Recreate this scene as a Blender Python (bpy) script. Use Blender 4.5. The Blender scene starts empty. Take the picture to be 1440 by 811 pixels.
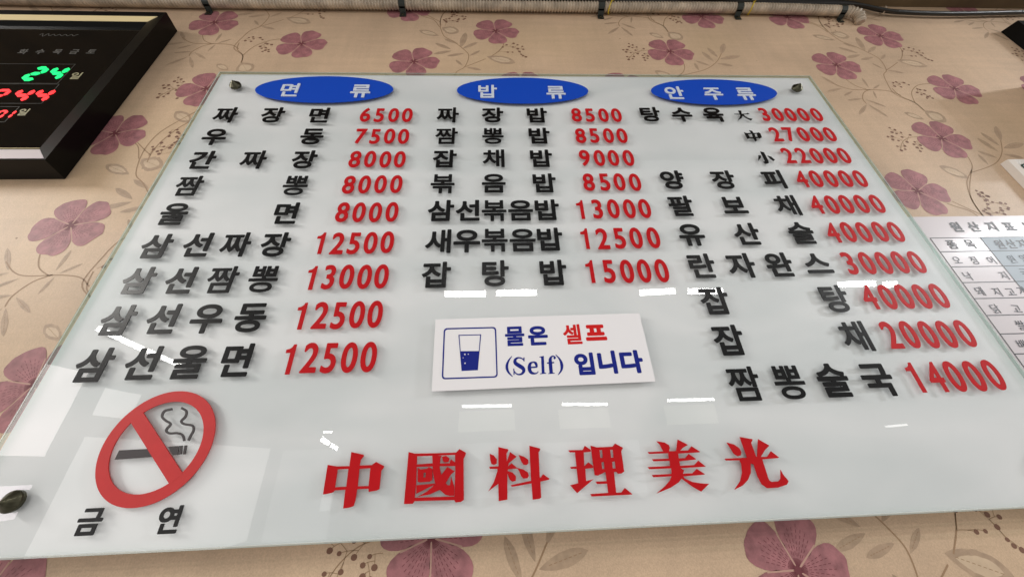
import bpy, math, random
import numpy as np
from mathutils import Vector, Matrix
from math import sin, cos, pi, radians
random.seed(7)
S = bpy.context.scene
COL = S.collection

# ------------------------------------------------------------------ camera
# World frame: the glass front of the menu board is the plane y = 0, its top left
# corner is (0, 0, 0), x runs right, z up; the papered wall is y = WALL.
WALL = 0.028
FPX = 476.48951
CAM = Vector((0.534852, -0.411568, -0.699081))
yaw, pitch, roll = 0.04741983, 0.47304646, -0.04154745
Fw = Vector((sin(yaw) * cos(pitch), cos(yaw) * cos(pitch), sin(pitch)))
r0 = Vector((cos(yaw), -sin(yaw), 0)); u0 = r0.cross(Fw)
Rt = r0 * cos(roll) + u0 * sin(roll); Up = -r0 * sin(roll) + u0 * cos(roll)
cam = bpy.data.cameras.new('camera')
cam.sensor_fit = 'HORIZONTAL'; cam.sensor_width = 36.0; cam.lens = FPX / 1440 * 36
cam.clip_start = 0.01; cam.clip_end = 200
co = bpy.data.objects.new('camera', cam); COL.objects.link(co)
co.matrix_world = Matrix(((Rt.x, Up.x, -Fw.x, CAM.x), (Rt.y, Up.y, -Fw.y, CAM.y), (Rt.z, Up.z, -Fw.z, CAM.z), (0, 0, 0, 1)))
S.camera = co

def ray(px, py):
    return Rt * ((px - 720) / FPX) - Up * ((py - 405.5) / FPX) + Fw
def at(px, py, Y=0.0):
    """measured photo point -> (x, z) on the vertical plane y = Y"""
    d = ray(px, py); t = (Y - CAM.y) / d.y
    return (CAM.x + d.x * t, CAM.z + d.z * t)
def mirrored(px, py, z=None, x=None):
    """where the thing seen mirrored in the glass at this photo point hangs in the room"""
    d = ray(px, py); t = -CAM.y / d.y; P = CAM + d * t; d = Vector((d.x, -d.y, d.z))
    s = (z - P.z) / d.z if z is not None else (x - P.x) / d.x
    return P + d * s

# ------------------------------------------------------------------ light
S.view_settings.view_transform = 'Standard'; S.view_settings.look = 'None'
S.view_settings.exposure = 0.13; S.view_settings.gamma = 1.0
S.render.engine = 'CYCLES'
S.cycles.use_denoising = True
S.cycles.max_bounces = 8; S.cycles.transparent_max_bounces = 12
S.cycles.caustics_reflective = False; S.cycles.caustics_refractive = False
W = bpy.data.worlds.new('World'); S.world = W; W.use_nodes = True
W.node_tree.nodes['Background'].inputs[0].default_value = (1.0, 0.97, 0.92, 1)
W.node_tree.nodes['Background'].inputs[1].default_value = 0.43
TARGET = Vector((0.6, 0, -0.35))
def area(name, c, wx, wy, radiance, color=(1, 1, 1), target=TARGET, along=None, spread=None):
    L = bpy.data.lights.new(name, 'AREA'); L.shape = 'RECTANGLE'; L.size = wx; L.size_y = wy
    L.energy = radiance * pi * wx * wy * 1.0; L.color = color
    if spread: L.spread = spread
    o = bpy.data.objects.new(name, L); COL.objects.link(o)
    xa = along.normalized(); z = c - target
    z = (z - z.dot(xa) * xa).normalized(); ya = z.cross(xa)
    o.matrix_world = Matrix(((xa.x, ya.x, z.x, c.x), (xa.y, ya.y, z.y, c.y), (xa.z, ya.z, z.z, c.z), (0, 0, 0, 1)))
    return o
TUBE = 34.0
def tube(p0, p1, thick, k=1.0, zc=0.6):
    a = mirrored(*p0, z=zc); b = mirrored(*p1, z=zc)
    m = (a + b) / 2
    area('tube_and_fill_light', m, (b - a).length, thick, TUBE * k, (1.0, 0.985, 0.96), along=(b - a).normalized())
for a, b in (((625, 413.5), (683, 412.8)), ((698, 412.2), (755, 411.5)), ((899, 411.5), (950, 409)),
             ((967, 409.5), (1017, 409.5)), ((1178, 400), (1232, 398)), ((1242, 400), (1262, 399.5))):
    tube(a, b, 0.052)
for a, b in (((650, 571), (719.5, 570.5)), ((790, 567.8), (855, 567.3)), ((938, 563), (1004, 561.5))):
    tube(a, b, 0.075, 0.6)
tube((136.6, 461), (201, 490.7), 0.05, 0.8); tube((206, 492.5), (217.6, 497.6), 0.05, 0.8); tube((221, 499.5), (257.5, 515.5), 0.05, 0.8)
tube((452, 616.5), (463.5, 623.6), 0.2, 0.9, 0.5); tube((465.5, 624.8), (475, 630.6), 0.2, 0.9, 0.5)
tube((455, 607), (467, 606.8), 0.07, 0.6, 0.5)
tube((1245, 599.5), (1276, 596.5), 0.12, 0.2, 0.5)

# two unseen fill lights added left and right of what the glass mirrors
area('tube_and_fill_light', Vector((-2.5, -1.25, 0.6)), 1.2, .12, 115, (1, .965, .91), along=Vector((0, 1, 0)))
area('tube_and_fill_light', Vector((3.9, -1.15, 0.40)), 1.0, .05, 380, (.95, .98, 1.0), along=Vector((1, 0, 0)))

# ------------------------------------------------------------------ helpers
def put(o, parent=None):
    COL.objects.link(o)
    if parent is not None: o.parent = parent
    return o
def tag(o, label, cat, group=None):
    o['label'] = label; o['category'] = cat
    if group: o['group'] = group
    return o
def thing(name, label, cat, loc=(0, 0, 0), group=None):
    o = bpy.data.objects.new(name, None); o.location = loc; o.empty_display_size = 0.02
    put(o); return tag(o, label, cat, group)
def build(name, verts, faces, mat, parent=None, smooth=False, org=None):
    """link one mesh object; its vertices are given in world space"""
    off = Vector(org) if org else Vector((0, 0, 0))
    base = Vector(parent.location) if parent is not None else Vector((0, 0, 0))
    if parent is not None and parent.parent is not None: base = base + Vector(parent.parent.location)
    me = bpy.data.meshes.new(name)
    me.from_pydata([tuple(Vector(v) - off) for v in verts], [], faces)
    for m in (mat if isinstance(mat, (list, tuple)) else [mat]): me.materials.append(m)
    if smooth: me.shade_smooth()
    me.update()
    o = bpy.data.objects.new(name, me); o.location = off - base
    return put(o, parent)

class G:
    """collects geometry"""
    def __init__(s): s.v = []; s.f = []
    def add(s, v, f):
        n = len(s.v); s.v += [tuple(a) for a in v]; s.f += [tuple(i + n for i in q) for q in f]
    def box(s, x0, x1, y0, y1, z0, z1, b=0.0):
        if b <= 0:
            s.add([(x, y, z) for z in (z0, z1) for y in (y0, y1) for x in (x0, x1)],
                  [(0, 2, 3, 1), (4, 5, 7, 6), (0, 1, 5, 4), (2, 6, 7, 3), (0, 4, 6, 2), (1, 3, 7, 5)])
        else:   # front (y0) edges chamfered
            r = [(x0, y1), (x0, y0 + b)], 0
            V = []
            for (i, yy) in ((0, y1), (0, y0 + b), (b, y0)):
                V += [(x0 + i, yy, z0 + i), (x1 - i, yy, z0 + i), (x1 - i, yy, z1 - i), (x0 + i, yy, z1 - i)]
            Fc = [(3, 2, 1, 0), (8, 9, 10, 11)]
            for k in (0, 4):
                for j in range(4): Fc.append((k + j, k + (j + 1) % 4, k + 4 + (j + 1) % 4, k + 4 + j))
            s.add(V, Fc)
    def tube(s, pts, r, n=10, cap=True):
        pts = [Vector(p) for p in pts]; N = len(pts)
        rr = r if callable(r) else (lambda i: r)
        up = Vector((0, 0, 1)); base = len(s.v)
        for i, p in enumerate(pts):
            t = (pts[min(i + 1, N - 1)] - pts[max(i - 1, 0)]).normalized()
            if abs(t.dot(up)) > .95: up = Vector((0, 1, 0))
            a = t.cross(up).normalized(); b = a.cross(t)
            for k in range(n):
                th = 2 * pi * k / n
                s.v.append(tuple(p + (a * cos(th) + b * sin(th)) * rr(i)))
        for i in range(N - 1):
            for k in range(n):
                s.f.append((base + i * n + k, base + i * n + (k + 1) % n, base + (i + 1) * n + (k + 1) % n, base + (i + 1) * n + k))
        if cap:
            s.f.append(tuple(base + k for k in range(n))); s.f.append(tuple(base + (N - 1) * n + k for k in range(n))[::-1])
    def lathe(s, c, prof, n=24, axis='-y'):
        base = len(s.v)
        for (r, h) in prof:
            for k in range(n):
                th = 2 * pi * k / n
                s.v.append((c[0] + r * cos(th), c[1] - h, c[2] + r * sin(th)))
        for i in range(len(prof) - 1):
            for k in range(n):
                s.f.append((base + i * n + k, base + i * n + (k + 1) % n, base + (i + 1) * n + (k + 1) % n, base + (i + 1) * n + k))
    def build(s, name, mat, parent=None, smooth=False, org=None):
        return build(name, s.v, s.f, mat, parent, smooth, org)

def smooth_pts(P, k=6):
    """Catmull-Rom through tuples of any length"""
    out = []; n = len(P)
    for i in range(n - 1):
        a, b, c, d = P[max(i - 1, 0)], P[i], P[i + 1], P[min(i + 2, n - 1)]
        for j in range(k):
            t = j / k
            out.append(tuple(0.5 * (2 * q + (r - p) * t + (2 * p - 5 * q + 4 * r - s_) * t * t + (3 * q - p - 3 * r + s_) * t ** 3)
                             for p, q, r, s_ in zip(a, b, c, d)))
    out.append(tuple(P[-1])); return out
def ribbon(P):
    """outline of a stroke: centre points (x, y, width)"""
    L = []; R = []
    n = len(P)
    for i in range(n):
        x0, y0 = P[max(i - 1, 0)][:2]; x1, y1 = P[min(i + 1, n - 1)][:2]
        dx, dy = x1 - x0, y1 - y0; l = math.hypot(dx, dy) or 1; w = P[i][2] / 2
        L.append((P[i][0] - dy / l * w, P[i][1] + dx / l * w)); R.append((P[i][0] + dy / l * w, P[i][1] - dx / l * w))
    return L + R[::-1]
def slab(loops_list, depth, mat, name, parent, Y, step=0.0, org=None):
    """cut pieces standing proud of the plane y = Y by depth; each entry is a list of loops
    (outline and holes) of (x, z) points, made one mesh"""
    g = G()
    for n, loops in enumerate(loops_list):
        cu = bpy.data.curves.new('cut', 'CURVE'); cu.dimensions = '2D'; cu.fill_mode = 'BOTH'
        d = depth + step * n
        cu.extrude = d / 2
        for lp in loops:
            sp = cu.splines.new('POLY'); sp.points.add(len(lp) - 1); sp.use_cyclic_u = True
            for q, (x, z) in zip(sp.points, lp): q.co = (x, z, 0, 1)
        add_curve(g, cu, Y - d / 2)
    return g.build(name, mat, parent, org=org)
def add_curve(g, cu, Y, sx=0, sz=0):
    o = bpy.data.objects.new('tmp', cu)
    me = bpy.data.meshes.new_from_object(o)
    g.add([(v.co.x + sx, Y - v.co.z, v.co.y + sz) for v in me.vertices], [tuple(p.vertices) for p in me.polygons])
    bpy.data.objects.remove(o); bpy.data.meshes.remove(me); bpy.data.curves.remove(cu)

# ---- lettering from Blender's own built-in font
_gl = {}
def glyph_curve(ch):
    if ch in _gl: return _gl[ch]
    c = bpy.data.curves.new('t', 'FONT'); c.body = ch; c.size = 1.0
    o = bpy.data.objects.new('t', c); COL.objects.link(o)
    bpy.context.view_layer.update()
    dg = bpy.context.evaluated_depsgraph_get()
    k = o.evaluated_get(dg).to_curve(dg)
    spl = []
    for s in k.splines:
        if s.type == 'BEZIER':
            spl.append([(tuple(b.handle_left), tuple(b.co), tuple(b.handle_right)) for b in s.bezier_points])
        else:
            spl.append([(tuple(p.co[:3]),) * 3 for p in s.points])
    o.to_curve_clear(); bpy.data.objects.remove(o); bpy.data.curves.remove(c)
    xs = [b[1][0] for s in spl for b in s]; ys = [b[1][1] for s in spl for b in s]
    _gl[ch] = (spl, (min(xs), max(xs), min(ys), max(ys)))
    return _gl[ch]
def _em():
    b = glyph_curve('삼')[1]
    return (b[2] + b[3]) / 2, b[3] - b[2]
EMC, EMH = _em()
def outline(loops, off, cell):
    """grow closed outlines by off: signed distance field on a grid, contoured at off, simplified"""
    A = np.vstack([np.array(l) for l in loops]); B = np.vstack([np.roll(np.array(l), -1, axis=0) for l in loops])
    lo = A.min(0) - off - 2.5 * cell; hi = A.max(0) + off + 2.5 * cell
    nx, ny = [int(math.ceil((hi[k] - lo[k]) / cell)) + 1 for k in (0, 1)]
    X, Y = np.meshgrid(lo[0] + cell * np.arange(nx), lo[1] + cell * np.arange(ny))
    D2 = np.full(X.shape, 1e9); inside = np.zeros(X.shape, int)
    for (ax, ay), (bx, by) in zip(A, B):
        dx, dy = bx - ax, by - ay; q = dx * dx + dy * dy
        if q < 1e-16: continue
        t = np.clip(((X - ax) * dx + (Y - ay) * dy) / q, 0, 1)
        D2 = np.minimum(D2, (X - ax - t * dx) ** 2 + (Y - ay - t * dy) ** 2)
        if ay != by:
            c = (ay > Y) != (by > Y)
            hit = c & (X < ax + (Y - ay) * dx / (by - ay))
            inside += np.where(hit, 1 if by > ay else -1, 0)
    F = np.where(inside != 0, -1, 1) * np.sqrt(D2) - off
    F[np.abs(F) < 1e-9] = 1e-9
    seg = {}
    def P(x0, y0, x1, y1):
        a, b = F[y0, x0], F[y1, x1]; t = a / (a - b)
        return (lo[0] + cell * (x0 + (x1 - x0) * t), lo[1] + cell * (y0 + (y1 - y0) * t))
    neg = F < 0
    idx = neg[:-1, :-1] * 1 + neg[:-1, 1:] * 2 + neg[1:, 1:] * 4 + neg[1:, :-1] * 8
    pts = {}
    for y, x in zip(*np.nonzero((idx > 0) & (idx < 15))):
        e = [((x, y, x + 1, y)), ((x + 1, y, x + 1, y + 1)), ((x, y + 1, x + 1, y + 1)), ((x, y, x, y + 1))]
        n = [neg[y, x], neg[y, x + 1], neg[y + 1, x + 1], neg[y + 1, x]]
        outs = [k for k in range(4) if n[k] and not n[(k + 1) % 4]]; ins = [k for k in range(4) if not n[k] and n[(k + 1) % 4]]
        for o_ in outs:                     # join each exit with the entry that follows it
            i_ = min(ins, key=lambda k: (k - o_) % 4) if len(ins) > 1 else ins[0]
            seg[e[o_]] = e[i_]; pts[e[o_]] = P(*e[o_]); pts[e[i_]] = P(*e[i_])
    out = []
    while seg:
        st = next(iter(seg)); c = st; l = []
        while c in seg: l.append(pts[c]); c = seg.pop(c)
        if len(l) > 5:
            l = simplify(l, cell * .16)
            if len(l) > 2: out.append(l)
    return out
def simplify(l, tol):
    def dp(p):
        if len(p) < 3: return p
        a, b = p[0], p[-1]; dx, dy = b[0] - a[0], b[1] - a[1]; q = math.hypot(dx, dy) or 1e-12
        d = [abs((x - a[0]) * dy - (y - a[1]) * dx) / q if q > 1e-9 else math.dist((x, y), a) for x, y in p]
        k = max(range(len(p)), key=lambda i: d[i])
        if d[k] < tol: return [a, b]
        return dp(p[:k + 1])[:-1] + dp(p[k:])
    far = max(range(len(l)), key=lambda i: math.dist(l[i], l[0]))
    return dp(l[:far + 1])[:-1] + dp(l[far:] + [l[0]])[:-1]
DENSE = {'은': .72, '입': .8, '란': .9}; DENSE.update(zip('짜짬뽕볶채밥읍음면잡탕물셀동울장새팔', [.74, .60, .58, .68, .78, .9, .9, .85, .9, .9, .85, .55, .8, .9, .85, .9, .9, .85]))
def glyph_geo(g, ch, h, xf=1.0, off=0.0, depth=0.001, Y=0.0, cx=0.0, cz=0.0, rot=0.0, cjk=True, res=3, slant=0.0, cells=105):
    spl, bb = glyph_curve(ch)
    if cjk: s = h / EMH; yc = EMC; off = off * DENSE.get(ch, 1.0)
    else:
        s = h / (glyph_curve('0')[1][3] - glyph_curve('0')[1][2]); yc = (glyph_curve('0')[1][2] + glyph_curve('0')[1][3]) / 2
    s = (h - 2 * off) / h * s
    xc = (bb[0] + bb[1]) / 2; xf = xf + (xf * 2 * off / h)
    loops = []
    for lp in spl:
        l = []; n = len(lp)
        for i in range(n):
            (_, p0, p1), (p2, p3, _) = lp[i], lp[(i + 1) % n]
            straight = all(abs((q[0] - p0[0]) * (p3[1] - p0[1]) - (q[1] - p0[1]) * (p3[0] - p0[0])) < 1e-5 for q in (p1, p2))
            m_ = 1 if straight else res * 2
            for k in range(m_):
                t = k / m_; u = 1 - t
                l.append(tuple(u ** 3 * a + 3 * u * u * t * b + 3 * u * t * t * c + t ** 3 * d for a, b, c, d in zip(p0[:2], p1[:2], p2[:2], p3[:2])))
        q = []
        for x, y in l:
            x = (x - xc) * s * xf; y = (y - yc) * s; x += slant * y
            q.append((x * cos(rot) - y * sin(rot), x * sin(rot) + y * cos(rot)))
        loops.append(q)
    fin = outline(loops, off, h / cells)
    cu = bpy.data.curves.new('g', 'CURVE'); cu.dimensions = '2D'; cu.fill_mode = 'BOTH'; cu.extrude = depth / 2
    for lp in fin:
        sp = cu.splines.new('POLY'); sp.points.add(len(lp) - 1); sp.use_cyclic_u = True
        for q, (x, z) in zip(sp.points, lp): q.co = (x, z, 0, 1)
    add_curve(g, cu, Y - depth / 2, cx, cz)

# ------------------------------------------------------------------ materials
def mat(name, col, rough=0.6, metal=0.0, spec=0.5, coat=0.0, coat_rough=0.03, emit=None, es=0.0):
    m = bpy.data.materials.new(name); m.use_nodes = True
    b = m.node_tree.nodes['Principled BSDF']
    b.inputs['Base Color'].default_value = (*col, 1); b.inputs['Roughness'].default_value = rough
    b.inputs['Metallic'].default_value = metal; b.inputs['Specular IOR Level'].default_value = spec
    b.inputs['Coat Weight'].default_value = coat; b.inputs['Coat Roughness'].default_value = coat_rough
    if emit: b.inputs['Emission Color'].default_value = (*emit, 1); b.inputs['Emission Strength'].default_value = es
    return m
def N(m, t, **kw):
    n = m.node_tree.nodes.new(t)
    for k, v in kw.items():
        if k.startswith('_'): setattr(n, k[1:], v)
        else: n.inputs[k].default_value = v
    return n
def vary(m, col, amount=0.12, scale=30.0, bump=0.0, bscale=600.0, vec_scale=(1, 1, 1), detail=4.0):
    nt = m.node_tree; b = nt.nodes['Principled BSDF']; L = nt.links.new
    tc = N(m, 'ShaderNodeTexCoord'); mp = N(m, 'ShaderNodeMapping'); mp.inputs['Scale'].default_value = vec_scale
    L(tc.outputs['Object'], mp.inputs[0])
    n = N(m, 'ShaderNodeTexNoise', Scale=scale, Detail=detail); L(mp.outputs[0], n.inputs['Vector'])
    r = N(m, 'ShaderNodeMapRange'); r.inputs['From Min'].default_value = .3; r.inputs['From Max'].default_value = .7
    r.inputs['To Min'].default_value = 1 - amount; r.inputs['To Max'].default_value = 1 + amount
    L(n.outputs[0], r.inputs[0])
    x = N(m, 'ShaderNodeMix', _data_type='RGBA', _blend_type='MULTIPLY'); x.inputs[0].default_value = 1
    x.inputs[6].default_value = (*col, 1); L(r.outputs[0], x.inputs[7]); L(x.outputs[2], b.inputs['Base Color'])
    if bump:
        n2 = N(m, 'ShaderNodeTexNoise', Scale=bscale, Detail=3.0); L(mp.outputs[0], n2.inputs['Vector'])
        bp = N(m, 'ShaderNodeBump', Strength=bump, Distance=0.001); L(n2.outputs[0], bp.inputs['Height'])
        L(bp.outputs[0], b.inputs['Normal'])
    return m

M = {}
PAPER_COL = (0.61, 0.435, 0.295)
def wallpaper():
    m = mat('wallpaper', PAPER_COL, 0.55, spec=0.35); nt = m.node_tree; L = nt.links.new; b = nt.nodes['Principled BSDF']
    tc = N(m, 'ShaderNodeTexCoord')
    def noise(scale, detail, sc=(1, 1, 1), lo=.3, hi=.7, a=.9, c=1.1):
        mp = N(m, 'ShaderNodeMapping'); mp.inputs['Scale'].default_value = sc; L(tc.outputs['Object'], mp.inputs[0])
        n = N(m, 'ShaderNodeTexNoise', Scale=scale, Detail=detail); L(mp.outputs[0], n.inputs['Vector'])
        r = N(m, 'ShaderNodeMapRange'); r.inputs['From Min'].default_value = lo; r.inputs['From Max'].default_value = hi
        r.inputs['To Min'].default_value = a; r.inputs['To Max'].default_value = c; L(n.outputs[0], r.inputs[0]); return r, n
    a1, _ = noise(5, 6, a=.86, c=1.08)                      # broad age stains
    a2, _ = noise(60, 4, (1, 1, .12), a=.96, c=1.03)        # vertical weave
    a3, n3 = noise(70, 4, (.10, 1, 1), a=.95, c=1.04)       # horizontal fibres
    a4, n4 = noise(700, 3, a=.89, c=1.08)                   # grain
    cur = None
    for r in (a1, a2, a3, a4):
        if cur is None: cur = r.outputs[0]
        else:
            mm = N(m, 'ShaderNodeMath', _operation='MULTIPLY'); L(cur, mm.inputs[0]); L(r.outputs[0], mm.inputs[1]); cur = mm.outputs[0]
    x = N(m, 'ShaderNodeMix', _data_type='RGBA', _blend_type='MULTIPLY'); x.inputs[0].default_value = 1
    x.inputs[6].default_value = (*PAPER_COL, 1); L(cur, x.inputs[7])
    # yellowed blotches
    _, ns = noise(3.1, 3)
    rr = N(m, 'ShaderNodeMapRange'); rr.inputs['From Min'].default_value = .52; rr.inputs['From Max'].default_value = .75
    rr.inputs['To Max'].default_value = .3; L(ns.outputs[0], rr.inputs[0])
    y = N(m, 'ShaderNodeMix', _data_type='RGBA'); L(rr.outputs[0], y.inputs[0]); L(x.outputs[2], y.inputs[6]); y.inputs[7].default_value = (.50, .36, .19, 1)
    # small specks
    v = N(m, 'ShaderNodeTexVoronoi', Scale=14.0); L(tc.outputs['Object'], v.inputs['Vector'])
    lt = N(m, 'ShaderNodeMath', _operation='LESS_THAN'); lt.inputs[1].default_value = 0.022; L(v.outputs['Distance'], lt.inputs[0])
    z = N(m, 'ShaderNodeMix', _data_type='RGBA'); L(lt.outputs[0], z.inputs[0]); L(y.outputs[2], z.inputs[6]); z.inputs[7].default_value = (.22, .12, .06, 1)
    L(z.outputs[2], b.inputs['Base Color'])
    sm = N(m, 'ShaderNodeMath', _operation='ADD'); L(n3.outputs[0], sm.inputs[0]); L(n4.outputs[0], sm.inputs[1])
    bp = N(m, 'ShaderNodeBump', Strength=.35, Distance=.0006); L(sm.outputs[0], bp.inputs['Height']); L(bp.outputs[0], b.inputs['Normal'])
    return m
M['paper'] = wallpaper()
M['petal'] = vary(mat('petal_print', (.35, .145, .155), .55, spec=.3), (.35, .145, .155), .26, 90, .25, 900)
M['petal_dark'] = mat('petal_vein_print', (.17, .045, .055), .6, spec=.3)
M['petal_gap'] = mat('petal_gap_print', (.50, .30, .24), .6, spec=.3)
M['leaf'] = vary(mat('leaf_print', (.42, .295, .20), .55, spec=.3), (.42, .295, .20), .12, 120, .2, 900)
M['leaf_pale'] = vary(mat('pale_leaf_print', (.60, .45, .31), .55, spec=.3), (.60, .45, .31), .08, 90)
M['vine'] = mat('vine_print', (.34, .215, .125), .6, spec=.3)
M['berry'] = mat('berry_print', (.20, .10, .065), .6, spec=.3)
M['plate'] = vary(mat('white_backing', (.81, .825, .83), .5), (.81, .825, .83), .025, 9)
def edge_mat():
    m = bpy.data.materials.new('glass_edge'); m.use_nodes = True; nt = m.node_tree; nt.nodes.clear(); L = nt.links.new
    out = nt.nodes.new('ShaderNodeOutputMaterial'); mix = nt.nodes.new('ShaderNodeMixShader'); mix.inputs[0].default_value = .28
    t = nt.nodes.new('ShaderNodeBsdfTransparent'); t.inputs[0].default_value = (.70, .86, .79, 1)
    g = nt.nodes.new('ShaderNodeBsdfDiffuse'); g.inputs[0].default_value = (.24, .38, .32, 1)
    L(t.outputs[0], mix.inputs[1]); L(g.outputs[0], mix.inputs[2]); L(mix.outputs[0], out.inputs[0]); return m
M['glass_edge'] = edge_mat()
def bevel_mat():
    m = bpy.data.materials.new('glass_bevel'); m.use_nodes = True; nt = m.node_tree; nt.nodes.clear(); L = nt.links.new
    out = nt.nodes.new('ShaderNodeOutputMaterial'); mix = nt.nodes.new('ShaderNodeMixShader'); mix.inputs[0].default_value = .42
    t = nt.nodes.new('ShaderNodeBsdfTransparent'); t.inputs[0].default_value = (.93, .96, .94, 1)
    g = nt.nodes.new('ShaderNodeBsdfDiffuse'); g.inputs[0].default_value = (.86, .89, .86, 1)
    L(t.outputs[0], mix.inputs[1]); L(g.outputs[0], mix.inputs[2]); L(mix.outputs[0], out.inputs[0]); return m
M['bevel'] = bevel_mat()
M['red'] = vary(mat('red_acrylic', (.50, .008, .012), .5, spec=.09), (.50, .008, .012), .06, 60)
M['black'] = mat('black_acrylic', (.003, .003, .0035), .28, spec=.19)
M['blue'] = mat('blue_acrylic', (.006, .065, .50), .35, spec=.25)
M['white'] = mat('white_acrylic', (.62, .67, .76), .35)
M['ring'] = vary(mat('ring_red_acrylic', (.50, .02, .02), .4, spec=.25), (.55, .03, .03), .05, 60)
M['sign'] = mat('sign_white_plastic', (.85, .825, .84), .4)
M['sign_edge'] = M['sign']
M['navy'] = mat('navy_print', (.008, .017, .22), .5, spec=.15)
M['sred'] = mat('red_print', (.62, .010, .010), .5, spec=.15)
M['brass'] = vary(mat('dark_brass', (.085, .08, .055), .3, metal=1.0), (.085, .08, .055), .3, 200)
M['conduit'] = vary(mat('grimy_conduit_plastic', (.54, .45, .35), .42), (.54, .45, .35), .3, 40)
M['cable'] = mat('black_cable', (.012, .011, .010), .4)
M['strap'] = mat('dark_strap', (.035, .04, .035), .4, metal=.4)
M['ytie'] = mat('yellow_tie', (.75, .55, .03), .4)
M['soffit'] = vary(mat('brown_board', (.13, .085, .04), .6), (.13, .085, .04), .2, 12)
M['frame'] = mat('black_frame', (.003, .003, .003), .3, spec=.12)
M['frame_matt'] = mat('black_frame_side', (.004, .004, .004), .5, spec=.15)
M['gold'] = mat('gold_glint_strip', (1.0, .82, .46), .3, metal=.2)  # painted reflection on the top slope; also colours the thin gold line
M['silver'] = mat('silver_glint_strip', (.86, .78, .80), .35, metal=.3)  # bright reflection on the bottom slope, put in as colour
M['screen'] = mat('clock_screen', (.002, .002, .002), .06, spec=.25)
M['clocktext'] = mat('faint_clock_print', (.085, .08, .07), .5)
M['clocktext2'] = mat('pale_gold_clock_print', (.35, .32, .18), .5)
M['green'] = mat('green_led', (.0, .2, .05), .4, emit=(.0, 1.0, .22), es=1.15)
M['redled'] = mat('red_led', (.3, .0, .0), .4, emit=(1.0, .025, .03), es=1.5)
M['off'] = mat('unlit_segment', (.02, .02, .018), .4)
M['sheet'] = mat('laminated_paper', (.66, .60, .62), .5, coat=.12, coat_rough=.15, spec=.3)
M['line'] = mat('table_line', (.03, .03, .035), .5)
M['ink'] = mat('marker_ink', (.035, .04, .055), .5)
M['bluecol'] = mat('blue_grey_print', (.25, .30, .345), .5)
M['plastic'] = mat('cream_plastic', (.74, .69, .64), .35)
M['greyplastic'] = mat('grey_plastic', (.55, .58, .58), .4)
M['dgreen'] = mat('dark_green_plastic', (.02, .06, .04), .4)

def glass():
    m = bpy.data.materials.new('clear_glass'); m.use_nodes = True; nt = m.node_tree; nt.nodes.clear(); L = nt.links.new
    out = nt.nodes.new('ShaderNodeOutputMaterial'); mix = nt.nodes.new('ShaderNodeMixShader')
    t = nt.nodes.new('ShaderNodeBsdfTransparent'); t.inputs[0].default_value = (.975, .99, .985, 1)
    g = nt.nodes.new('ShaderNodeBsdfGlossy'); g.inputs['Roughness'].default_value = 0.0
    fr = nt.nodes.new('ShaderNodeFresnel'); fr.inputs[0].default_value = 1.55
    ge = nt.nodes.new('ShaderNodeNewGeometry')
    s = nt.nodes.new('ShaderNodeMath'); s.operation = 'SUBTRACT'; s.inputs[0].default_value = 1; L(ge.outputs['Backfacing'], s.inputs[1])
    mu = nt.nodes.new('ShaderNodeMath'); mu.operation = 'MULTIPLY'; L(fr.outputs[0], mu.inputs[0]); L(s.outputs[0], mu.inputs[1])
    L(mu.outputs[0], mix.inputs[0]); L(t.outputs[0], mix.inputs[1]); L(g.outputs[0], mix.inputs[2]); L(mix.outputs[0], out.inputs[0])
    # wiped smears and thin grease film
    tc2 = nt.nodes.new('ShaderNodeTexCoord'); mp = nt.nodes.new('ShaderNodeMapping'); mp.inputs['Rotation'].default_value = (0, .5, 0); mp.inputs['Scale'].default_value = (1, 1, 3.2)
    L(tc2.outputs['Object'], mp.inputs[0]); sn = nt.nodes.new('ShaderNodeTexNoise'); sn.inputs['Scale'].default_value = 3.2; sn.inputs['Detail'].default_value = 7; sn.inputs['Distortion'].default_value = .8
    L(mp.outputs[0], sn.inputs['Vector']); cr_ = nt.nodes.new('ShaderNodeMix'); cr_.data_type = 'RGBA'; cr_.inputs[6].default_value = (.96, .968, .968, 1); cr_.inputs[7].default_value = (1, 1, 1, 1)
    mr = nt.nodes.new('ShaderNodeMapRange'); mr.inputs['From Min'].default_value = .35; mr.inputs['From Max'].default_value = .62; L(sn.outputs[0], mr.inputs[0])
    L(mr.outputs[0], cr_.inputs[0]); L(cr_.outputs[2], t.inputs[0])
    tc = nt.nodes.new('ShaderNodeTexCoord'); n = nt.nodes.new('ShaderNodeTexNoise'); n.inputs['Scale'].default_value = 7
    L(tc.outputs['Object'], n.inputs['Vector']); bp = nt.nodes.new('ShaderNodeBump'); bp.inputs['Strength'].default_value = .05; bp.inputs['Distance'].default_value = .002
    L(n.outputs[0], bp.inputs['Height']); L(bp.outputs[0], g.inputs['Normal'])
    return m
M['glass'] = glass()

# ------------------------------------------------------------------ setting
g = G(); g.box(-3.0, 5.5, WALL, WALL + .12, -2.0, 0.9)
wall = g.build('wall', M['paper']); wall['kind'] = 'structure'
ZS = at(1440, 13, WALL)[1]
g = G(); g.box(-3.0, 5.5, -0.55, WALL - .001, ZS, ZS + .16)
sof = g.build('ceiling', M['soffit']); sof['kind'] = 'structure'
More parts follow.
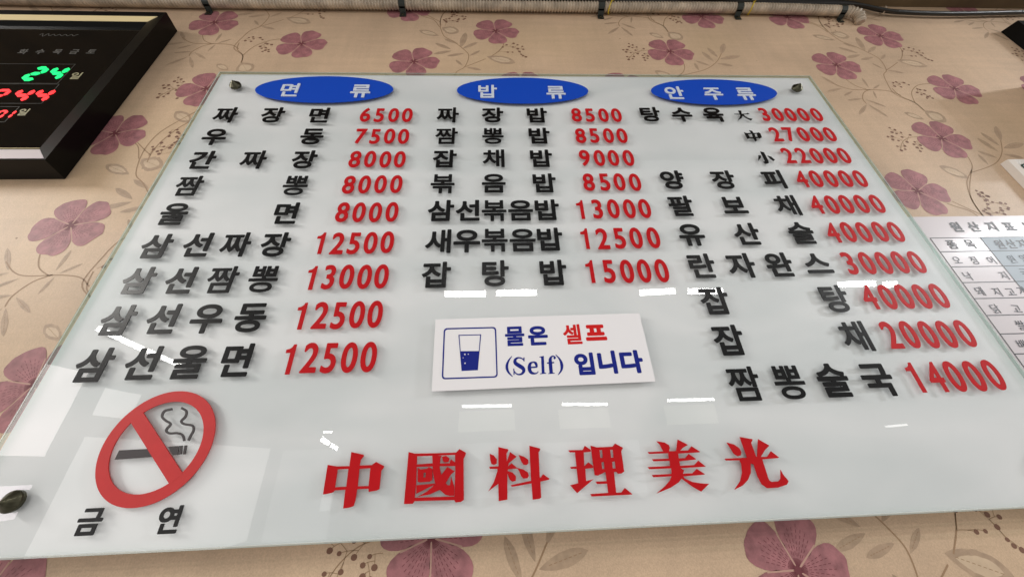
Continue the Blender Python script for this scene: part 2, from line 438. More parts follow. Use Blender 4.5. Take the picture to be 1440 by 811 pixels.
# bright parts of the room across from the board, seen only as reflections in its glass
def room_light(name, quad, x, L_, color=(1, 1, 1)):
    """quad: photo points of the mirrored bright rectangle on the side wall x"""
    P = [mirrored(*q, x=x) for q in quad]
    y0, y1 = min(p.y for p in P), max(p.y for p in P); z0, z1 = min(p.z for p in P), max(p.z for p in P)
    c = Vector((x, (y0 + y1) / 2, (z0 + z1) / 2))
    area(name, c, y1 - y0, z1 - z0, L_, color, target=c + Vector((1, 0, 0)), along=Vector((0, 1, 0)))
XW = -2.0
room_light('window_and_wall_light', [(70, 512), (112, 530), (62, 640), (-30, 640)], XW, 3.9, (1, .90, .88))
room_light('window_and_wall_light', [(150, 545), (196, 563), (172, 588), (136, 568)], XW, 2.8, (1, .95, .92))
room_light('window_and_wall_light', [(114, 622), (350, 628), (347, 760), (36, 780)], XW, 2.0, (1, .96, .93))  # emitting panel in place of a bright white wall, no window
room_light('window_and_wall_light', [(-20, 684), (28, 686), (22, 725), (-20, 735)], XW, 4.5, (1, .84, .93))

def back_light(name, x0, y0, x1, y1, yb, L_, color=(1, 1, 1)):
    """likewise on the far wall y = yb"""
    P = []
    for q in ((x0, y0), (x1, y0), (x0, y1), (x1, y1)):
        d = ray(*q); p = CAM + d * (-CAM.y / d.y); d = Vector((d.x, -d.y, d.z)); P.append(p + d * ((yb - p.y) / d.y))
    xa, xb = (P[0].x + P[2].x) / 2, (P[1].x + P[3].x) / 2; za, zb_ = (P[0].z + P[1].z) / 2, (P[2].z + P[3].z) / 2
    c = Vector(((xa + xb) / 2, yb, (za + zb_) / 2))
    area(name, c, abs(xb - xa), abs(zb_ - za), L_, color, target=c + Vector((0, 1, 0)), along=Vector((1, 0, 0)))
for a in ((645, 577, 724, 606), (786, 574, 858, 602), (935, 569, 1008, 596)): back_light('wall_glow_light', *a, -9.6, 1.1, (1, 1, .82))
back_light('far_room_light', 640, 622, 735, 700, -9.7, .7, (.95, .97, 1))  # emitting panels for brighter parts of the far room
back_light('far_room_light', 742, 620, 905, 695, -9.7, .8, (.95, .97, 1))
back_light('far_room_light', 384, 632, 470, 760, -9.7, .7)
back_light('far_room_light', 452, 690, 466, 718, -9.5, 1.4)

# ------------------------------------------------------------------ wallpaper print
def rel(px, py, o=(0, 0)):
    x, z = at(px, py, WALL); return (x - o[0], z - o[1])
M0 = at(1324, 195, WALL)
c7 = lambda X, Y: rel(1220 + X / 4.382, 120 + Y / 4.382, M0)
c6 = lambda X, Y: rel(1120 + X / 5.067, 20 + Y / 5.067, M0)
FL = [(0, 0), rel(1342, 125, M0), rel(1290, 269, M0), rel(1176, 92, M0), rel(1238, 51, M0)]
YP = WALL - 0.00012
class Flat:
    def __init__(s): s.g = {}
    def poly(s, key, pts, lift=0.0):
        G_ = s.g.setdefault(key, G()); n = len(pts)
        cx = sum(p[0] for p in pts) / n; cz = sum(p[1] for p in pts) / n
        v = [(cx, YP - lift * .3, cz)] + [(p[0], YP - lift * .3, p[1]) for p in pts]
        G_.add(v, [(0, 1 + (i + 1) % n, 1 + i) for i in range(n)])
    def ring(s, key, a, b, lift=0.0):
        G_ = s.g.setdefault(key, G()); n = len(a)
        G_.add([(p[0], YP - lift * .3, p[1]) for p in a + b], [(i, (i + 1) % n, n + (i + 1) % n, n + i) for i in range(n)])
    def line(s, key, pts, w, lift=0.0, k=6):
        q = smooth_pts([(p[0], p[1], w) for p in pts], k); o = ribbon(q); n = len(q)
        G_ = s.g.setdefault(key, G())
        G_.add([(p[0], YP - lift * .3, p[1]) for p in o], [(i, i + 1, 2 * n - 2 - i, 2 * n - 1 - i) for i in range(n - 1)])
def leaf_pts(a, b, w, n=9, jag=0.0):
    dx, dz = b[0] - a[0], b[1] - a[1]; l = math.hypot(dx, dz); ux, uz = dx / l, dz / l
    up, dn = [], []
    for i in range(n + 1):
        t = i / n; h = w / 2 * (sin(pi * t ** .85)) ** .8
        j = 1 + jag * random.uniform(-1, 1)
        up.append((a[0] + dx * t - uz * h * j, a[1] + dz * t + ux * h * j))
        if 0 < i < n: dn.append((a[0] + dx * t + uz * h * (2 - j), a[1] + dz * t - ux * h * (2 - j)))
    return up + dn[::-1]
tile = Flat()
def solid_leaf(a, b, w):                       # a = tip, b = base
    l = math.hypot(b[0] - a[0], b[1] - a[1]); random.seed(int(l * 1e5))
    tile.poly('leaf', leaf_pts(a, b, l * w, jag=.06), .0001)
    for k in range(7):
        t = .14 + .1 * k
        p = (a[0] + (b[0] - a[0]) * t, a[1] + (b[1] - a[1]) * t); q = (a[0] + (b[0] - a[0]) * (t + .06), a[1] + (b[1] - a[1]) * (t + .06))
        tile.line('vine', [p, q], .0007, .0003, 1)
def hollow_leaf(a, b, w):
    l = math.hypot(b[0] - a[0], b[1] - a[1]); random.seed(int(l * 1e5) + 3)
    o = leaf_pts(a, b, l * w, 14, .09); cx = sum(p[0] for p in o) / len(o); cz = sum(p[1] for p in o) / len(o)
    i_ = [(cx + (p[0] - cx) * .70, cz + (p[1] - cz) * .60) for p in o]
    tile.ring('leaf', o, i_, .0001); tile.poly('leaf_pale', i_, .0001)
    for k in range(9):
        t = .16 + .08 * k
        p = (a[0] + (b[0] - a[0]) * t, a[1] + (b[1] - a[1]) * t); q = (a[0] + (b[0] - a[0]) * (t + .05), a[1] + (b[1] - a[1]) * (t + .05))
        tile.line('vine', [p, q], .0007, .0003, 1)
def vine(f, *pts, w=.0017): tile.line('vine', [f(*p) for p in pts], w, .0002)
def berries(f, *pts, stalk=None):
    P = [f(*p) for p in pts]
    for i, p in enumerate(P):
        r = .0025 + .0004 * ((i * 7) % 3); n = 9
        tile.poly('berry', [(p[0] + r * cos(2 * pi * k / n), p[1] + r * .9 * sin(2 * pi * k / n)) for k in range(n)], .0004)
    s = f(*stalk) if stalk else P[-1]
    done = [s]
    for p in sorted(P, key=lambda q: math.dist(q, s)):       # twigs joining the berries
        q = min(done, key=lambda d: math.dist(d, p) * (1.0 if d is not s else .9)); mid = ((p[0] * .6 + q[0] * .4), (p[1] * .6 + q[1] * .4) + .001)
        if math.dist(p, q) < .05: tile.line('vine', [q, mid, p], .0006, .0002, 3)
        done.append(mid)
# --- one repeat of the pattern, traced round the flower right of the board
vine(c7, (345, 325), (300, 318), (240, 330), (210, 360), (205, 400), w=.0011)
berries(c7, (135, 263), (168, 275), (150, 290), (178, 298), (125, 318), (152, 316), (205, 292), (212, 320), (155, 336), (190, 342), (262, 307), (243, 350), (183, 377), (230, 375), (208, 402), (232, 395), stalk=(250, 325))
berries(c7, (290, 350), (285, 365), (325, 370), (333, 390), (325, 407), (305, 385), stalk=(325, 345))
hollow_leaf(c7(225, 168), c7(350, 212), .42); hollow_leaf(c7(485, 228), c7(352, 158), .85)
vine(c7, (437, 262), (430, 245), (420, 225))
vine(c7, (352, 158), (290, 108), (200, 65), (150, 20))
vine(c7, (575, 400), (620, 445), (645, 500), (633, 540)); hollow_leaf(c7(440, 498), c7(632, 575), .46)
vine(c7, (633, 540), (740, 505), (800, 470), (828, 410), (820, 340))
for a, b in (((790, 252), (822, 345)), ((962, 358), (838, 388)), ((695, 290), (815, 375)), ((675, 325), (808, 412)), ((675, 405), (800, 448)), ((680, 425), (745, 490)), ((962, 448), (835, 425))):
    solid_leaf(c7(*a), c7(*b), .26)
vine(c7, (633, 540), (612, 600), (640, 700), (700, 790), (760, 850)); vine(c7, (520, 715), (640, 770), (710, 800))
berries(c7, (670, 650), (705, 660), (685, 672), (712, 685), (745, 685), (735, 705), (770, 720), (740, 732), (820, 725), (850, 730), (868, 755), (830, 772), (725, 765), (715, 775), (748, 792), stalk=(775, 790))
vine(c6, (910, 690), (840, 630), (700, 570), (640, 480), (622, 430), (640, 400), (600, 330), (540, 290), (400, 225), (310, 190), (235, 135))
for a, b in (((425, 165), (490, 268)), ((565, 232), (508, 275)), ((328, 208), (450, 243)), ((298, 238), (440, 280)), ((358, 312), (455, 290)), ((458, 326), (550, 308)), ((632, 288), (600, 325)), ((538, 352), (620, 392)), ((768, 422), (650, 400))):
    solid_leaf(c6(*a), c6(*b), .24)
vine(c6, (640, 400), (680, 375), (720, 345)); hollow_leaf(c6(935, 372), c6(712, 328), .42)
vine(c6, (740, 330), (755, 290), (745, 250), (715, 220))
berries(c6, (755, 265), (765, 250), (800, 240), (835, 250), (820, 265), (860, 275), (875, 260), (900, 280), (890, 295), (920, 315), (940, 325), (965, 332), (850, 300), (820, 300), stalk=(755, 295))
vine(c6, (845, 635), (820, 560), (860, 510), (940, 497), (1000, 497))
berries(c6, (860, 535), (880, 540), (860, 560), (890, 575), (910, 570), (935, 590), (950, 585), (970, 600), (915, 545), (930, 600), stalk=(850, 520))
berries(c6, (690, 490), (710, 485), (700, 515), (735, 500), (745, 520), (765, 490), (800, 505), stalk=(680, 520))
vine(c6, (745, 580), (660, 550), (560, 540), (420, 540), (340, 525), (250, 490)); vine(c6, (510, 540), (420, 510), (340, 455), (300, 400))
vine(c6, (525, 538), (480, 560), (472, 605), (500, 640))
for a, b in (((640, 662), (495, 610)), ((655, 735), (512, 645)), ((445, 718), (500, 645)), ((360, 615), (468, 603)), ((218, 552), (328, 528)), ((175, 443), (310, 520)), ((465, 455), (515, 525)), ((592, 503), (545, 535)), ((570, 602), (545, 545)), ((338, 582), (402, 548))):
    solid_leaf(c6(*a), c6(*b), .17)
hollow_leaf(c6(112, 150), c6(275, 188), .36); hollow_leaf(c6(380, 165), c6(240, 132), .70)
vine(c6, (235, 135), (190, 90), (160, 40), (165, 0), (200, -60)); vine(c6, (225, 130), (140, 80), (75, 62), (30, 50))
berries(c6, (205, 30), (225, 45), (240, 30), (222, 20), stalk=(200, 20)); berries(c6, (215, 85), (235, 95), (230, 70), (290, 70), (325, 75), (300, 90), (265, 85), stalk=(250, 120))
tile_mesh = {}
# flower: five petals, pale gaps, dark heart and veins
def flower_parts():
    F = Flat(); R = .0540
    for k in range(5):
        a = 2 * pi * k / 5; pts = []
        for i in range(21):
            t = -1 + 2 * i / 20; ang = a + t * radians(38)
            r = R * (1 - abs(t) ** 5.0 * .58) * (1 + .045 * max(0, 1 - abs(t - .25) * 5)) * (1 + .012 * sin(9 * t + k))
            pts.append((r * cos(ang), r * sin(ang)))
        F.poly('petal', [(0.0015 * cos(a), 0.0015 * sin(a))] + pts, .0005)
        for j in range(-3, 4):
            th = a + j * radians(7.5)
            for m_ in range(6):
                r1 = R * (.22 + .10 * m_ + .02 * (j % 2)); r2 = r1 + R * .06
                if r2 > R * (.86 - .07 * abs(j)): continue
                F.line('petal_dark', [(r1 * cos(th), r1 * sin(th)), (r2 * cos(th), r2 * sin(th))], .00055, .0007, 1)
            if m_: F.line('petal_dark', [(0.002 * cos(th), .002 * sin(th)), (R * .19 * cos(th), R * .19 * sin(th))], .0007, .0007, 1)
        b = a + pi / 5
        F.line('petal_gap', [(.004 * cos(b), .004 * sin(b)), (R * .62 * cos(b + .03), R * .62 * sin(b + .03))], .0016, .00062, 2)
    F.poly('petal_dark', [((.0035 + .0015 * (k % 2)) * cos(k * pi / 7), (.0035 + .0015 * (k % 2)) * sin(k * pi / 7)) for k in range(14)], .0008)
    return F
def flat_to_mesh(F, keys, name):
    me = bpy.data.meshes.new(name); v = []; f = []; mi = []
    for n, k in enumerate(keys):
        if k not in F.g: continue
        b = len(v); v += F.g[k].v; f += [tuple(i + b for i in q) for q in F.g[k].f]; mi += [n] * len(F.g[k].f)
    me.from_pydata(v, [], f)
    for k in keys: me.materials.append(M[k])
    for p, i in zip(me.polygons, mi): p.material_index = i
    me.update(); return me
fm = flat_to_mesh(flower_parts(), ['petal', 'petal_dark', 'petal_gap'], 'flower_print')
lm = flat_to_mesh(tile, ['leaf', 'leaf_pale', 'vine'], 'vine_print')
bm_ = flat_to_mesh(tile, ['berry'], 'berry_print')
def deco(name, me, x, z, rot=0.0, s=1.0, lift=0.0):
    o = bpy.data.objects.new(name, me); o.location = (x, -lift, z); o.rotation_euler = (0, rot, 0); o.scale = (s, 1, s); put(o, wall)
M2 = at(942, 73, WALL); P_ = 0.604
W1 = at(1176, 92, WALL)[0] - at(582, 87, WALL)[0]
f2 = at(162, 188, WALL)
cells = [(M0[0], M0[1]), (M0[0], M0[1] + P_), (M0[0] - W1, M0[1]), (M0[0] - W1, M0[1] + P_), M2, (M2[0], M2[1] - P_), (M2[0], M2[1] - 2 * P_),
         (f2[0] - FL[2][0], f2[1] - FL[2][1]), at(48, 541, WALL), at(607, 761, WALL), (M0[0], M0[1] - P_),
         (M2[0] + W1, M2[1]), (M0[0], M0[1] - 2 * P_),
         (f2[0] - FL[2][0] - .48, f2[1] + .12), (f2[0] - FL[2][0] - .48, f2[1] + .12 - P_)]
seen = [((162, 188), .3), ((302, 32), .3), ((424, 62), .05), ((290, 125), .5), ((575, 14), .15), ((697, 44), .2), ((582, 87), .1), ((942, 73), .3), ((987, 24), .3),
        ((1107, 25), .15), ((1238, 51), .0), ((1176, 92), .15), ((1342, 125), .2), ((1324, 195), .25), ((1290, 269), .1), ((100, 317), .45), ((48, 541), .2),
        ((607, 755), -.32), ((1122, 801), .02), ((-30, 850), .6)]
sp = [(at(*p, WALL), r) for p, r in seen]
for c_ in cells:
    o = bpy.data.objects.new('vine_print', lm); o.location = (c_[0], 0, c_[1]); put(o, wall)
    o = bpy.data.objects.new('berry_print', bm_); o.location = (c_[0], 0, c_[1]); put(o, wall)
    for n, f_ in enumerate(FL):
        x, z = c_[0] + f_[0], c_[1] + f_[1]
        if any(math.hypot(x - q[0][0], z - q[0][1]) < .08 for q in sp) or not (-.9 < x < 2.6 and -1.2 < z < .6): continue
        deco('flower_print', fm, x, z, .3 * n)
for (q, r) in sp: deco('flower_print', fm, q[0], q[1], r, 1.0)

# ------------------------------------------------------------------ menu board
HB = 0.7628
board = thing('menu_board', 'large white glass menu board with raised black Korean dish names and red prices', 'menu board', (0.6, 0, -HB))
GT = 0.0046
v = [(x, y, z) for z in (-HB, 0) for y in (0, GT) for x in (0, 1.2)]
pane = build('glass_pane', v, [(0, 1, 5, 4), (3, 2, 6, 7), (0, 2, 3, 1), (4, 5, 7, 6), (0, 4, 6, 2), (1, 3, 7, 5)], [M['glass'], M['glass_edge']], board)
for i in (2, 3, 4, 5): pane.data.polygons[i].material_index = 1
g = G(); g.box(0.0006, 1.1994, GT + .0002, GT + .0035, -HB + .0006, -.0006); g.build('backing_plate', M['plate'], board)
g = G()   # polished bevel round the pane
e = .0022
for (a, b, c_, d_) in (((0, 0), (1.2, 0), (1.2 - e, -e), (e, -e)), ((1.2, 0), (1.2, -HB), (1.2 - e, -HB + e), (1.2 - e, -e)), ((1.2, -HB), (0, -HB), (e, -HB + e), (1.2 - e, -HB + e)), ((0, -HB), (0, 0), (e, -e), (e, -HB + e))):
    g.add([(a[0], .0003, a[1]), (b[0], .0003, b[1]), (c_[0], -.00025, c_[1]), (d_[0], -.00025, d_[1])], [(3, 2, 1, 0)])
g.build('polished_bevel', M['bevel'], board)
for p in ((330, 119), (1122, 123), (14, 705)):
    x, z = at(*p, -.004)
    g = G(); g.lathe((x, 0, z), [(0.0, 0), (.0098, 0), (.0102, .003), (.0098, .0042), (.0048, .0085), (.0006, .0118), (0, .0118)], 48)
    cap = g.build('screw_cap', M['brass'], board)
    g = G(); g.tube([(x, GT + .0036, z), (x, WALL, z)], .006, 12); g.build('standoff', M['brass'], board)
x, z = 1.2 - .045, -.716
g = G(); g.lathe((x, 0, z), [(0.0, 0), (.0098, 0), (.0102, .003), (.0098, .0042), (.0048, .0085), (.0006, .0118), (0, .0118)], 48); g.build('screw_cap', M['brass'], board)
g = G(); g.tube([(x, GT + .0036, z), (x, WALL, z)], .006, 12); g.build('standoff', M['brass'], board)

TH = 0.0007
lib = {}
def one_geo(g):
    pts = [(-.0012, -.0185), (.0042, -.0185), (.0042, .0185), (.0010, .0185), (-.0004, .0150), (-.0030, .0128), (-.0068, .0120), (-.0068, .0078), (-.0012, .0078)]
    cu = bpy.data.curves.new('g', 'CURVE'); cu.dimensions = '2D'; cu.fill_mode = 'BOTH'; cu.extrude = TH / 2
    sp = cu.splines.new('POLY'); sp.points.add(len(pts) - 1); sp.use_cyclic_u = True
    for q, (x, z) in zip(sp.points, pts): q.co = (x, z, 0, 1)
    add_curve(g, cu, -TH / 2)
def letter(ch, x, z, kind):
    key = (ch, kind)
    if key not in lib:
        g = G()
        if kind == 'digit': (one_geo(g) if ch == '1' else glyph_geo(g, ch, .0380, .71, .0007 if ch == '4' else .00105, TH, 0, cjk=False, res=4, cells=90))
        elif kind == 'white': glyph_geo(g, ch, .0395, .98, .0009, .0012, 0)
        else: glyph_geo(g, ch, .0410, .97, .00140, TH, 0)
        me = bpy.data.meshes.new(kind); me.from_pydata(g.v, [], g.f)
        me.materials.append(M[{'digit': 'red', 'white': 'white', 'letter': 'black'}[kind]]); me.update(); lib[key] = me
    o = bpy.data.objects.new({'digit': 'digit', 'white': 'letter', 'letter': 'letter'}[kind], lib[key])
    return o
def place(ch, x, z, kind, parent=board, Y=-.0001):
    o = letter(ch, x, z, kind); base = Vector(parent.location)
    if parent.parent: base += Vector(parent.parent.location)
    o.location = Vector((x, Y, z)) - base; put(o, parent); return o
def row(txt, x0, x1, z, kind):
    n = len(txt)
    for i, ch in enumerate(txt):
        if ch != ' ': place(ch, x0 + (x1 - x0) * (i / (n - 1)) + random.uniform(-.0006, .0006), z + random.uniform(-.0006, .0006), kind)
random.seed(3)
c1 = [('짜장면', '6500'), ('우동', '7500'), ('간짜장', '8000'), ('짬뽕', '8000'), ('울면', '8000'), ('삼선짜장', '12500'), ('삼선짬뽕', '13000'), ('삼선우동', '12500'), ('삼선울면', '12500')]
for i, (a, b) in enumerate(c1):
    z = -.129 - .0561 * i
    row(a, .0565, .219, z, 'letter'); row(b, .302 if len(b) == 4 else .2825, .3760, z, 'digit')
c2 = [('짜장밥', '8500'), ('짬뽕밥', '8500'), ('잡채밥', '9000'), ('볶음밥', '8500'), ('삼선볶음밥', '13000'), ('새우볶음밥', '12500'), ('잡탕밥', '15000')]
for i, (a, b) in enumerate(c2):
    z = -.128 - .0560 * i
    row(a, .450, .614, z, 'letter'); row(b, .688 if len(b) == 4 else .667, .764 if len(b) == 4 else .769, z, 'digit')
c3 = [('탕수육', '30000'), ('', '27000'), ('', '22000'), ('양장피', '40000'), ('팔보채', '40000'), ('유산슬', '40000'), ('란자완스', '30000'), ('잡탕', '40000'), ('잡채', '20000'), ('짬뽕술국', '14000')]
for i, (a, b) in enumerate(c3):
    z = -.1255 - .0554 * i
    if a: row(a, .829 + .001 * max(0, i - 5), .951 if i == 0 else 1.002, z, 'letter')
    row(b, 1.052, 1.155, z, 'digit')
# blue ovals with white letters
for (cx, cz, chars) in ((.2135, -.0545, [('면', 406.4, 124.8), ('류', 506.5, 126)]), (.592, -.055, [('밥', 685.7, 127), ('류', 782, 128)]),
                        (.975, -.0565, [('안', 949.5, 129), ('주', 1004, 129.7), ('류', 1050, 130)])):
    lp = [(cx + .1285 * cos(2 * pi * k / 72), cz + .0405 * sin(2 * pi * k / 72)) for k in range(72)]
    ov = slab([[lp]], .0006, M['blue'], 'oval_plate', board, -.0001)
    for ch, px, py in chars:
        x, z = at(px, py, -.004); place(ch, x, z, 'white', ov, -.0008)

# traced cut letters -------------------------------------------------
YT = -TH
def cut(name, crop, strokes, m, depth=TH, parent=board, Y=-.0001, step=.00009):
    X0, Y0, s = crop; L_ = []
    for st in strokes:
        loops = st if isinstance(st[0][0], (tuple, list)) else [st]
        L_.append([[at(X0 + x / s, Y0 + y / s, Y - depth) for x, y in lp] for lp in loops])
    xs = [p[0] for q in L_ for l in q for p in l]; zs = [p[1] for q in L_ for l in q for p in l]
    return slab(L_, depth, m, name, parent, Y, step, org=((min(xs) + max(xs)) / 2, 0, (min(zs) + max(zs)) / 2))
RED = M['red']
cut('letter', (440, 620, 7.725), [[  # 中
    [(160, 255), (255, 272), (385, 268), (395, 272), (417, 116), (552, 146), (552, 162), (520, 200), (508, 262), (640, 258), (687, 224), (772, 268), (768, 288), (742, 320),
     (722, 520), (690, 535), (605, 550), (603, 515), (480, 520), (462, 640), (440, 705), (395, 720), (328, 730), (352, 525), (238, 533), (215, 556), (160, 570), (108, 578)],
    [(268, 305), (385, 300), (362, 492), (240, 498)], [(505, 300), (624, 292), (604, 485), (486, 488)]]], RED)
cut('letter', (560, 620, 8.109), [  # 國
    [[(118, 122), (190, 140), (440, 135), (660, 128), (698, 88), (772, 130), (768, 155), (745, 200), (748, 668), (715, 690), (655, 697), (638, 670), (185, 682), (165, 712), (65, 715)],
     [(215, 172), (648, 155), (648, 250), (650, 330), (640, 628), (188, 642), (205, 480)]],
    [(212, 262), (400, 250), (480, 253), (585, 250), (600, 205), (655, 245), (655, 282), (480, 285), (212, 292)],
    [(388, 160), (495, 165), (480, 200), (472, 300), (500, 420), (560, 500), (590, 500), (603, 400), (640, 520), (638, 620), (590, 622), (540, 610), (475, 555), (420, 480), (395, 350)],
    [(500, 175), (545, 165), (585, 195), (575, 235), (530, 240), (510, 225)],
    [(560, 292), (645, 340), (600, 380), (540, 480), (470, 555), (360, 605), (215, 635), (330, 570), (430, 480), (490, 385)],
    [[(222, 300), (250, 320), (330, 312), (350, 292), (392, 318), (388, 440), (360, 460), (250, 468), (222, 462)], [(290, 358), (315, 356), (312, 410), (288, 412)]],
    [(208, 500), (415, 480), (420, 492), (340, 530), (240, 580), (205, 600)]], RED)
cut('letter', (680, 615, 8.109), [  # 料
    [(70, 182), (115, 200), (152, 245), (150, 295), (120, 310), (90, 300), (75, 250)],
    [(168, 105), (282, 132), (282, 148), (262, 180), (266, 270), (302, 162), (378, 215), (290, 290), (278, 325), (320, 290), (372, 335), (385, 342), (455, 362), (505, 395), (518, 435), (500, 462), (455, 465), (430, 440), (405, 380), (385, 350),
     (280, 360), (275, 380), (330, 395), (370, 440), (368, 490), (330, 502), (300, 480), (272, 410), (272, 705), (172, 722), (168, 525), (52, 612), (115, 510), (158, 380), (158, 355), (72, 355), (64, 330), (170, 325)],
    [(398, 195), (460, 215), (510, 250), (512, 290), (490, 312), (455, 308), (432, 275), (412, 225)],
    [(522, 90), (645, 122), (645, 140), (628, 165), (642, 462), (680, 415), (752, 465), (745, 478), (648, 500), (658, 680), (640, 695), (560, 706), (548, 520), (325, 560), (308, 540), (542, 490)]], RED)
cut('letter', (795, 610, 8.109), [  # 理
    [(35, 182), (200, 180), (222, 132), (290, 178), (290, 200), (210, 208), (218, 365), (262, 320), (318, 362), (318, 385), (228, 395), (238, 535), (322, 512), (135, 672), (55, 582), (148, 558), (130, 395), (65, 395), (55, 372), (128, 368), (110, 208), (50, 208)],
    [[(288, 130), (360, 150), (540, 142), (568, 106), (658, 155), (638, 195), (672, 425), (640, 448), (600, 452), (585, 430), (555, 430), (580, 665), (640, 665), (680, 612), (762, 680), (760, 688), (300, 710), (286, 682), (490, 668), (478, 565), (362, 568), (345, 540), (472, 535), (460, 430), (400, 458), (372, 472), (335, 468)],
     [(390, 182), (420, 180), (430, 268), (400, 272)], [(512, 180), (542, 178), (550, 265), (522, 268)], [(412, 320), (440, 315), (448, 395), (420, 398)], [(532, 315), (565, 310), (575, 388), (542, 390)]]], RED)
cut('letter', (905, 605, 8.109), [[  # 美
    (148, 120), (240, 135), (290, 165), (300, 195), (290, 235), (372, 232), (390, 102), (508, 162), (450, 195), (418, 228), (510, 225), (548, 178), (645, 240), (635, 248), (395, 262), (402, 315), (478, 312), (515, 265), (600, 322), (590, 330), (408, 350),
    (418, 400), (580, 392), (625, 342), (710, 408), (700, 412), (425, 428), (462, 450), (450, 490), (560, 485), (608, 435), (700, 495), (690, 502), (455, 522), (470, 545), (560, 585), (650, 600), (748, 606), (658, 695), (560, 640), (480, 580), (435, 545), (400, 590), (310, 650), (150, 716),
    (250, 630), (300, 570), (322, 520), (115, 532), (95, 505), (322, 492), (318, 430), (68, 440), (48, 415), (305, 402), (300, 345), (115, 350), (97, 325), (290, 318), (282, 258), (65, 266), (48, 244), (228, 236), (205, 200), (190, 165)]], RED)
cut('letter', (1015, 600, 8.109), [  # 光
    [(55, 175), (140, 198), (200, 240), (225, 285), (215, 325), (180, 332), (140, 305), (105, 250)],
    [(206, 113), (350, 138), (350, 150), (335, 180), (392, 338), (405, 335), (415, 138), (542, 210), (490, 265), (445, 340), (520, 338), (562, 275), (652, 345), (640, 354), (462, 368), (530, 580), (545, 610), (570, 625), (650, 618), (672, 590), (672, 488), (700, 540), (762, 615), (745, 655), (640, 690), (520, 697), (455, 650), (410, 560),
     (365, 425), (330, 415), (332, 520), (300, 600), (240, 665), (145, 714), (210, 620), (235, 520), (225, 420), (205, 380), (50, 382), (35, 360), (290, 348)]], RED)
BK = M['black']
cut('letter', (1020, 145, 8.54), [[(155, 90), (192, 92), (196, 130), (250, 128), (268, 118), (290, 132), (218, 136), (240, 160), (280, 180), (328, 190), (310, 208), (250, 180), (212, 150), (195, 180), (150, 210), (175, 170), (182, 136), (110, 134), (108, 129), (175, 129)]], BK)
cut('letter', (1020, 145, 8.54), [[
    [(226, 352), (262, 362), (312, 358), (285, 326), (322, 334), (340, 360), (382, 358), (398, 352), (422, 366), (440, 412), (415, 425), (400, 418), (368, 420), (382, 450), (365, 460), (338, 424), (290, 424), (268, 430)],
    [(272, 372), (318, 368), (334, 412), (296, 414)], [(350, 368), (378, 366), (392, 408), (364, 410)]]], BK)
cut('letter', (1020, 145, 8.54), [[(398, 625), (430, 632), (425, 660), (398, 692)], [(420, 582), (465, 592), (520, 700), (520, 722), (485, 728), (458, 705), (480, 700)], [(508, 632), (550, 645), (595, 682), (582, 694), (545, 672)]], BK)

# no smoking sign ----------------------------------------------------
def inv_px(c, X, Y): return at(c[0] + X / c[2], c[1] + Y / c[2], -TH)
cr = (100, 530, 3.526)
ring = thing('no_smoking_sign', 'red no-smoking ring with dark cigarette on the lower left of the board', 'sign', (.167, 0, -.669))
RC = (.1670, -.6690); RO = .0566; RI = .0450
n = 96
ring_o = [(RC[0] + RO * cos(2 * pi * k / n), RC[1] + RO * sin(2 * pi * k / n)) for k in range(n)]
ring_i = [(RC[0] + RI * cos(2 * pi * k / n), RC[1] + RI * sin(2 * pi * k / n)) for k in range(n)]
slab([[ring_o, ring_i]], .0011, M['ring'], 'ring', ring, -.0001)
b0 = inv_px(cr, 328, 200); b1 = inv_px(cr, 520, 500)
d = Vector((b1[0] - b0[0], b1[1] - b0[1])).normalized(); nn = Vector((-d.y, d.x)) * .0066
c0 = Vector(RC); mid = (Vector(b0) + Vector(b1)) / 2; e0 = mid - d * .0462; e1 = mid + d * .0462
slab([[[tuple(e0 + nn), tuple(e1 + nn), tuple(e1 - nn), tuple(e0 - nn)]]], .0012, M['ring'], 'bar', ring, -.0001)
SM = mat('brown_black_acrylic', (.02, .012, .014), .38)
cut('cigarette', cr, [[(238, 362), (395, 354), (400, 395), (215, 409)], [(478, 344), (537, 340), (528, 384), (505, 386)]], SM, .0008, ring)
cut('filter_band', cr, [[(541, 339), (553, 338), (546, 382), (533, 383)]], SM, .0008, ring)
cut('filter_band', cr, [[(562, 338), (574, 337), (566, 381), (554, 382)]], SM, .0008, ring)
for pts in ([(500, 158), (462, 168), (450, 195), (468, 215), (492, 232), (470, 262), (486, 278), (525, 277), (552, 288), (560, 316)],
            [(545, 152), (570, 168), (566, 195), (545, 218), (560, 232), (600, 240), (606, 262), (592, 290), (580, 314)]):
    W_ = smooth_pts([(x, y, 11.5) for x, y in pts], 5); cut('smoke', cr, [ribbon(W_)], SM, .0008, ring)
for ch, px, py in (('금', 126, 732), ('연', 237.5, 730)):
    x, z = at(px, py, -TH); o = place(ch, x, z, 'letter', board); o.scale = (.58, 1, .58)
    if 'label' in o: pass

